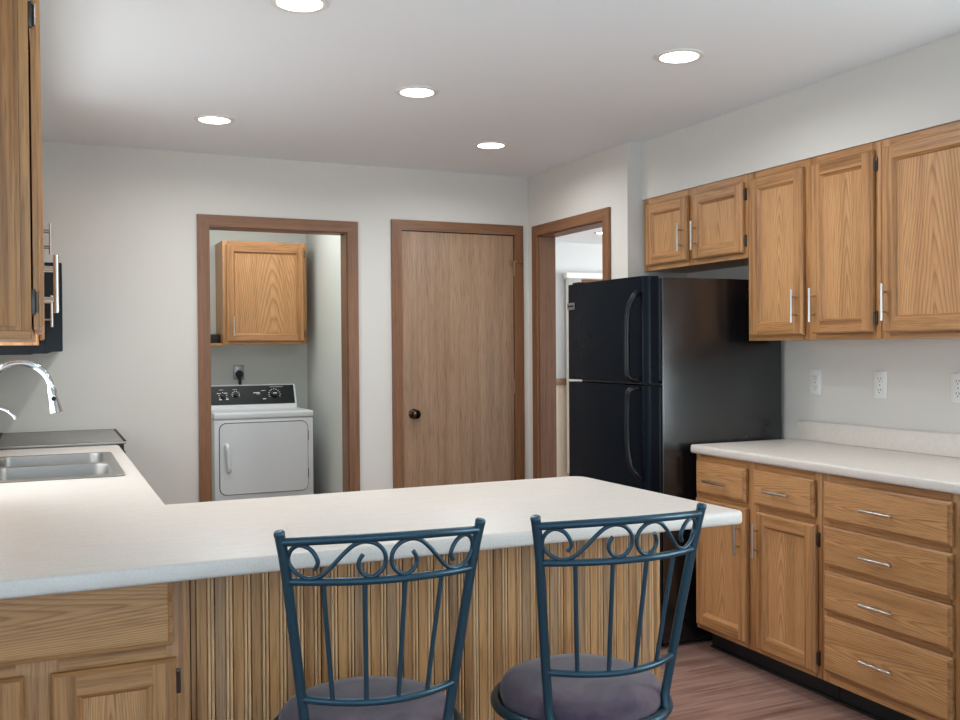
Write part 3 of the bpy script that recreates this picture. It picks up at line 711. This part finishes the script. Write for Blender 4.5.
for i in range(5):
    b = MB(); b.lathe([(0.0, 0.0), (0.019, 0), (0.017, 0.012), (0, 0.013)], (0.326, RY0+0.10+i*0.135, 0.858), (1, 0, 0), black_matte, 18); b.build('knob', pn)
b = MB(); b.box(0.2955, 0.322, RY0+0.006, RY1-0.006, 0.03, 0.16, black_gloss, 0.004); b.build('drawer', r)
# microwave
r = thing('microwave_oven', 'black over-the-range microwave under the short cabinet on the left', 'microwave', (-0.1, 5.1, 1.336))
MY0, MY1 = 4.737, 5.474
b = MB(); b.prism([(XL+0.003, 1.748), (-0.003, 1.748), (-0.003, 1.338), (XL+0.003, 1.338)], 'Y', MY0, MY1, black_gloss); b.build('body', r)
b = MB(); b.prism([(-0.002, 1.748), (0.066, 1.748), (0.070, 1.744), (0.070, 1.350), (0.066, 1.347), (0.030, 1.346), (-0.002, 1.337)], 'Y', MY0, MY1-0.19, black_gloss); md = b.build('door', r)
b = MB(); b.box(0.0702, 0.0712, MY0+0.06, MY1-0.26, 1.43, 1.70, black_glass); b.build('window', md)
b = MB(); b.prism([(-0.002, 1.748), (0.066, 1.748), (0.070, 1.744), (0.070, 1.350), (0.066, 1.347), (0.030, 1.346), (-0.002, 1.337)], 'Y', MY1-0.188, MY1, black_gloss); b.build('control_panel', r)
b = MB(); b.box(-0.28, -0.06, MY0+0.03, MY1-0.03, 1.334, 1.3375, black_matte, 0.001); b.build('underside_filter', r)

# ------------------------------------------------------------------ refrigerator
r = thing('refrigerator', 'black top-freezer refrigerator standing in the alcove beside the doorway', 'refrigerator', (2.8, 3.92, 0))
FY0, FY1 = 3.5635, 4.268
b = MB(); b.box(2.500, 3.180, FY0, FY1, 0.02, 1.660, fridge_m, 0.006, 3); b.box(2.52, 3.15, FY0+0.03, FY1-0.03, 0.0, 0.02, black_matte); b.build('body', r)
def fdoor(z0, z1, name):
    pr = [(2.484, FY0), (2.484, FY1)]
    # plan outline of the door (X, Y) with rounded front corners and a gently bowed face
    q = [(2.484, FY0+0.002), (2.446, FY0+0.002)]
    for i in range(9):
        a = PI/2*i/8; q.append((2.442 - 0.034*math.sin(a), FY0+0.002 + 0.034*(1-math.cos(a))))
    for i in range(1, 12):
        t = i/12; q.append((2.408 - 0.012*math.sin(PI*t), FY0+0.036 + (FY1-FY0-0.072)*t))
    for i in range(9):
        a = PI/2*i/8; q.append((2.442 - 0.034*math.cos(a), FY1-0.036 + 0.034*math.sin(a)))
    q.append((2.484, FY1-0.002))
    b = MB(); b.prism([(x, y) for x, y in q], 'Z', z0, z1, fridge_door_m, True); o = b.build(name, r)
    b = MB(); b.box(2.4845, 2.4995, FY0+0.010, FY1-0.010, z0+0.008, z1-0.008, black_matte); b.build('gasket', o)
    return o
fz = fdoor(1.190, 1.664, 'freezer_door'); fr = fdoor(0.075, 1.178, 'fridge_door')
def fhandle(pts, par):
    b = MB(); P_ = catmull(pts, 6); b.tube(P_, 0.0125, black_gloss, 12)
    b.build('handle', par)
fhandle([(2.400, 3.604, 1.592), (2.372, 3.596, 1.572), (2.356, 3.604, 1.535), (2.350, 3.614, 1.48), (2.348, 3.616, 1.38), (2.348, 3.614, 1.26), (2.352, 3.606, 1.215), (2.396, 3.606, 1.203)], fz)
fhandle([(2.396, 3.606, 1.166), (2.352, 3.606, 1.155), (2.348, 3.612, 1.11), (2.348, 3.616, 1.0), (2.350, 3.614, 0.90), (2.356, 3.604, 0.83), (2.372, 3.588, 0.79), (2.400, 3.588, 0.762)], fr)
b = MB(); b.box(2.3995, 2.4025, 4.168, 4.238, 1.538, 1.572, grey_metal, 0.001); bd = b.build('badge', fz)
b = MB(); b.box(2.3988, 2.3994, 4.176, 4.230, 1.551, 1.560, dark_slot); b.build('badge_mark', bd)
b = MB(); b.box(2.43, 2.54, FY0+0.02, FY0+0.075, 1.6605, 1.672, black_matte, 0.003); b.build('hinge_cover', r) if False else b.bm.free()
b = MB(); b.box(2.43, 2.54, FY1-0.09, FY1-0.03, 1.6645, 1.676, black_matte, 0.003); b.build('hinge_cover', r)
b = MB(); b.box(2.455, 2.4995, FY0+0.02, FY1-0.02, 0.012, 0.066, black_matte, 0.003); b.build('kick_grille', r)

# ------------------------------------------------------------------ outlets
def outlet(y, z, label):
    r = thing('wall_outlet', label, 'outlet', (XW, y, z), 'outlets above the right counter')
    b = MB(); b.box(XW-0.006, XW-0.0005, y-0.036, y+0.036, z-0.058, z+0.058, white_plastic, 0.003); b.build('cover_plate', r)
    for dz in (-0.024, 0.024):
        b = MB(); b.prism([(y-0.017+p[0], z+dz-0.0145+p[1]) for p in rounded(0, 0.034, 0, 0.029, 0.009, 4)], 'X', XW-0.0085, XW-0.0055, white_plastic)
        for sy in (-0.0065, 0.0065): b.box(XW-0.0088, XW-0.0084, y+sy-0.0012, y+sy+0.0012, z+dz-0.001, z+dz+0.008, dark_slot)
        b.box(XW-0.0088, XW-0.0084, y-0.0022, y+0.0022, z+dz-0.010, z+dz-0.0055, dark_slot); b.build('receptacle', r, doubles=False)
    b = MB(); b.lathe([(0, 0.0015), (0.003, 0.001), (0.0035, 0)], (XW-0.006, y, z), (-1, 0, 0), grey_metal, 10); b.build('screw', r)
outlet(3.366, 1.182, 'white double wall outlet nearest the fridge above the right counter')
outlet(2.994, 1.182, 'white double wall outlet in the middle above the right counter')
outlet(2.612, 1.182, 'white double wall outlet half cut by the right edge of the photo')

# ------------------------------------------------------------------ laundry
r = thing('clothes_dryer', 'white front-loading clothes dryer in the laundry room', 'dryer', (1.39, 7.05, 0))
b = MB(); b.box(1.045, 1.737, 6.752, 7.40, 0.02, 0.868, white_m, 0.008); b.box(1.07, 1.71, 6.80, 7.36, 0, 0.02, black_matte); b.build('body', r)
b = MB(); b.box(1.043, 1.739, 6.745, 7.40, 0.8695, 0.914, white_m, 0.010, 3); b.build('top', r)
b = MB(); b.prism([(1.077+p[0], 0.345+p[1]) for p in rounded(0, 0.622, 0, 0.50, 0.05)], 'Y', 6.7505, 6.7518, dark_slot); b.build('door_gap', r)
b = MB(); b.prism([(1.082+p[0], 0.350+p[1]) for p in rounded(0, 0.612, 0, 0.49, 0.046)], 'Y', 6.742, 6.7503, white_m); dd = b.build('door', r)
b = MB(); b.tube(catmull([(1.128, 6.742, 0.690), (1.128, 6.718, 0.682), (1.130, 6.712, 0.66), (1.134, 6.712, 0.60), (1.138, 6.712, 0.545), (1.140, 6.718, 0.522), (1.140, 6.742, 0.514)], 4), 0.016, white_m, 12); b.build('handle', dd)
for z in (0.47, 0.74): b = MB(); b.box(1.6945, 1.700, 6.741, 6.7503, z-0.035, z+0.035, black_matte, 0.001); b.build('hinge', dd)
b = MB(); b.prism([(7.13, 0.9145), (7.14, 0.952), (7.20, 1.082), (7.23, 1.09), (7.34, 1.06), (7.38, 0.9145)], 'X', 1.050, 1.712, white_m); cs = b.build('console', r)
b = MB(); b.prism([(7.1365, 0.949), (7.1975, 1.0835), (7.2015, 1.0815), (7.1415, 0.9475)], 'X', 1.052, 1.700, black_gloss); b.build('control_panel', cs)
nv = Vector((0, -(1.0835-0.949), (7.1975-7.1365))).normalized(); tv = Vector((0, 7.1975-7.1365, 1.0835-0.949)).normalized(); o0 = Vector((0, 7.1365, 0.949))
def onp(x, v, d): return Vector((x, 0, 0)) + o0 + tv*v + nv*d
mk = MB()
def dash(x, v, wx, wv): mk.face([onp(x-wx, v-wv, 0.0008), onp(x+wx, v-wv, 0.0008), onp(x+wx, v+wv, 0.0008), onp(x-wx, v+wv, 0.0008)], white_plastic)
for x, v, a, c_ in ((1.145, .09, .013, .0025), (1.195, .092, .012, .0025), (1.155, .042, .010, .004), (1.205, .044, .009, .004), (1.165, .118, .016, .0012), (1.262, .118, .016, .0012), (1.42, .090, .024, .0035), (1.432, .080, .014, .002), (1.472, .106, .016, .0015), (1.475, .040, .012, .003), (1.07, .082, .008, .003), (1.065, .060, .004, .005), (1.57, .134, .05, .0012)): dash(x, v, a, c_)
for cx_, cv, R_, n_ in ((1.175, .068, .028, 7), (1.268, .078, .026, 8), (1.552, .075, .042, 11)):
    for i in range(n_):
        a = -0.4 + 4.0*i/(n_-1); dash(cx_ + R_*math.cos(a), cv + R_*math.sin(a), .0045, .0022)
mk.build('printed_marks', cs, doubles=False)
for x, v, R_ in ((1.175, .068, .016), (1.268, .076, .016), (1.552, .075, .026)):
    b = MB(); b.lathe([(0, 0.0005), (R_, 0.0005), (R_*.9, 0.018), (0, 0.019)], onp(x, v, 0), nv, black_gloss, 20); kn = b.build('knob', cs)
b = MB(); c0 = onp(1.552, .075, 0.0196); b.face([c0+Vector((-.014, 0, -.003)), c0+Vector((.014, 0, -.003)), c0+Vector((.014, 0, .005)), c0+Vector((-.014, 0, .005))], white_plastic); b.build('knob_mark', kn)
b = MB(); b.lathe([(0, 0), (0.027, 0), (0.030, 0.012), (0.024, 0.034), (0.0, 0.036)], (1.338, YLB-0.009, 1.165), (0, -1, 0), black_matte, 18)
b.tube(catmull([(1.338, YLB-0.034, 1.150), (1.338, YLB-0.040, 1.10), (1.340, YLB-0.036, 1.04), (1.345, YLB-0.030, 0.96), (1.35, YLB-0.012, 0.85)], 5), 0.012, black_matte, 10); b.build('power_cord', r)
b = MB(); b.box(1.296, 1.376, YLB-0.008, YLB-0.0005, 1.122, 1.234, grey_metal, 0.003); tag(b.build('wall_outlet'), 'dark metal dryer outlet plate on the laundry wall behind the black plug', 'outlet')
FC = Face('front', 7.10)
c = cabinet(FC, 'wall_cabinet', 'single-door oak wall cabinet hanging in the laundry room above the white dryer', 'cabinet', 1.170, 1.786, 1.388, 2.142, YLB-7.10-0.001,
            [(1.170, 1.215), (1.742, 1.786)], [(1.215, 1.742, 1.388, 1.425), (1.215, 1.742, 2.10, 2.142)])
add_door(FC, c, 1.196, 1.762, 1.410, 2.114, (1.240, 1.52), 1.762)
b = MB(); b.box(0.702, 1.168, 7.12, YLB-0.002, 1.378, 1.400, oak_x, 0.002); tag(b.build('wooden_shelf'), 'light wooden shelf board left of the laundry cabinet', 'shelf')
b = MB(); b.box(1.105, 1.160, 7.20, 7.36, 1.4005, 1.465, black_matte, 0.004); tag(b.build('storage_box'), 'small dark grey box on the laundry shelf beside the cabinet', 'box')

# ------------------------------------------------------------------ next room: patio door with vertical blinds
wd = sroot('window_1')
b = MB()
b.box(4.965, 5.065, 8.71, 8.7445, 0.02, 2.06, casing_v, 0.003); b.box(6.75, 6.85, 8.71, 8.7445, 0.02, 2.06, casing_v, 0.003); b.box(5.065, 6.75, 8.71, 8.7445, 1.90, 2.06, casing_x, 0.003); b.box(5.065, 6.75, 8.71, 8.7445, 0.02, 0.14, casing_x, 0.003); b.box(5.86, 5.96, 8.71, 8.7445, 0.14, 1.90, casing_v, 0.003)
b.build('window_frame', wd, doubles=False)
b = MB(); b.box(5.065, 5.86, 8.725, 8.735, 0.14, 1.90, glass_m); b.box(5.96, 6.75, 8.725, 8.735, 0.14, 1.90, glass_m); b.build('pane', wd, doubles=False)
r = thing('vertical_blinds', 'white vertical blinds gathered at the left of the next room patio door', 'blinds', (5.8, 8.67, 2.05))
b = MB(); b.box(4.885, 6.90, 8.635, 8.695, 2.065, 2.125, white_plastic, 0.006); b.build('headrail', r)
for i in range(9):
    b = MB(); x = 4.915+i*0.0165; b.box(x-0.0015, x+0.0015, 8.622, 8.704, 0.05, 2.064, white_plastic); b.build('vane', r)

# ------------------------------------------------------------------ bar stools
def make_stool(label):
    r = thing('bar_stool', label, 'bar stool', (0, 0, 0), 'swivel stools at the breakfast bar')
    SAG = 0.060
    def W_(z): # half width and offset of the back posts by height
        K = [(0.575, .136, -.126), (0.683, .150, -.140), (0.80, .164, -.157), (0.916, .178, -.176), (0.97, .186, -.184), (1.012, .194, -.190)]
        for (a, w0, y0), (c, w1, y1) in zip(K, K[1:]):
            if z <= c or c == 1.012:
                t = (z-a)/(c-a); return w0+(w1-w0)*t, y0+(y1-y0)*t
    def S(u, z):   # point on the bowed back surface, u in -1..1
        w_, y_ = W_(z); return Vector((u*w_, y_ - SAG*(1-u*u), z + max(0.0, (z-0.86))*0.075*(1-u*u)))
    b = MB(); b.lathe([(0.0, 0.553), (0.165, 0.553), (0.177, 0.560), (0.182, 0.575), (0.181, 0.590), (0.174, 0.603), (0.155, 0.612), (0.11, 0.617), (0.06, 0.619), (0.0, 0.6195)], (0, 0, 0), (0, 0, 1), cushion_m, 48); b.build('seat_cushion', r)
    b = MB(); b.tube([(0.192*math.cos(2*PI*i/48), 0.192*math.sin(2*PI*i/48), 0.560) for i in range(48)], 0.0115, stool_m, 12, closed=True)
    b.lathe([(0.0, 0.538), (0.184, 0.538), (0.186, 0.545), (0.184, 0.552), (0.0, 0.552)], (0, 0, 0), (0, 0, 1), stool_m, 40); b.build('seat_ring', r)
    for sg in (-1, 1):
        P_ = []
        for i in range(13):
            z = 0.556 + (1.005-0.556)*i/12; w_, y_ = W_(z); P_.append((sg*w_, y_, z))
        P_[0] = (sg*0.136, -0.138, 0.556)
        b = MB(); b.tube(P_, 0.0100, stool_m, 14); e = Vector(P_[-1])
        b.lathe([(0.0100, -0.001), (0.0106, 0.001), (0.0106, 0.007), (0.0085, 0.0098), (0.0, 0.0108)], e, Vector(P_[-1])-Vector(P_[-2]), stool_m, 14); b.build('back_post', r)
    for z, q, nm in ((0.993, 0.0082, 'top_rail'), (0.917, 0.0076, 'middle_rail'), (0.683, 0.0076, 'bottom_rail')):
        b = MB(); b.tube([S(-1+2*i/24, z) for i in range(25)], q, stool_m, 12); b.build(nm, r)
    for u0, u1 in ((-.64, -.655), (-.235, -.245), (.17, .185), (.57, .61)):
        b = MB(); b.tube([S(u0+(u1-u0)*i/8, 0.683+(0.917-0.683)*i/8) for i in range(9)], 0.0047, stool_m, 10); b.build('spindle', r)
    sc = [(.27, .30), (.31, .46), (.29, .66), (.24, .83), (.16, .91), (.09, .83), (.045, .66), (.04, .46), (.09, .24), (.18, .10), (.27, .10), (.36, .20), (.46, .42), (.56, .66), (.66, .85), (.76, .92), (.87, .86), (.95, .68), (.97, .46), (.94, .26), (.87, .12), (.80, .10), (.73, .20), (.70, .36), (.71, .50), (.745, .62)]
    for sg in (-1, 1):
        P_ = [S(sg*(-1+u), 0.917 + (0.993-0.917)*v) for u, v in sc]
        P_ = catmull(P_, 5)
        b = MB(); b.tube(P_, 0.0043, stool_m, 10); b.build('scroll', r)
    b = MB(); b.lathe([(0, 0.50), (0.075, 0.50), (0.08, 0.51), (0.08, 0.532), (0.0, 0.537)], (0, 0, 0), (0, 0, 1), black_matte, 28); b.build('swivel', r)
    for a in (PI/4, 3*PI/4, 5*PI/4, 7*PI/4):
        ca, sa = math.cos(a), math.sin(a)
        b = MB(); b.tube(catmull([(0.05*ca, 0.05*sa, 0.492), (0.12*ca, 0.12*sa, 0.488), (0.150*ca, 0.150*sa, 0.45), (0.175*ca, 0.175*sa, 0.25), (0.215*ca, 0.215*sa, 0.004)], 6), 0.0112, stool_m, 12); b.build('leg', r)
    b = MB(); b.tube([(0.178*math.cos(2*PI*i/40), 0.178*math.sin(2*PI*i/40), 0.20) for i in range(40)], 0.009, stool_m, 10, closed=True); b.build('foot_ring', r)
    return r
st = make_stool('blue-grey metal scroll-back bar stool on the left, before the beadboard middle')
st.location = (0.603, 1.923, 0); st.rotation_euler.z = -0.126
s2 = copy_tree(st); s2.location = (1.086, 1.867, 0); s2.rotation_euler.z = -0.06
s2['label'] = 'blue-grey metal scroll-back bar stool on the right, nearer the fridge and drawers'
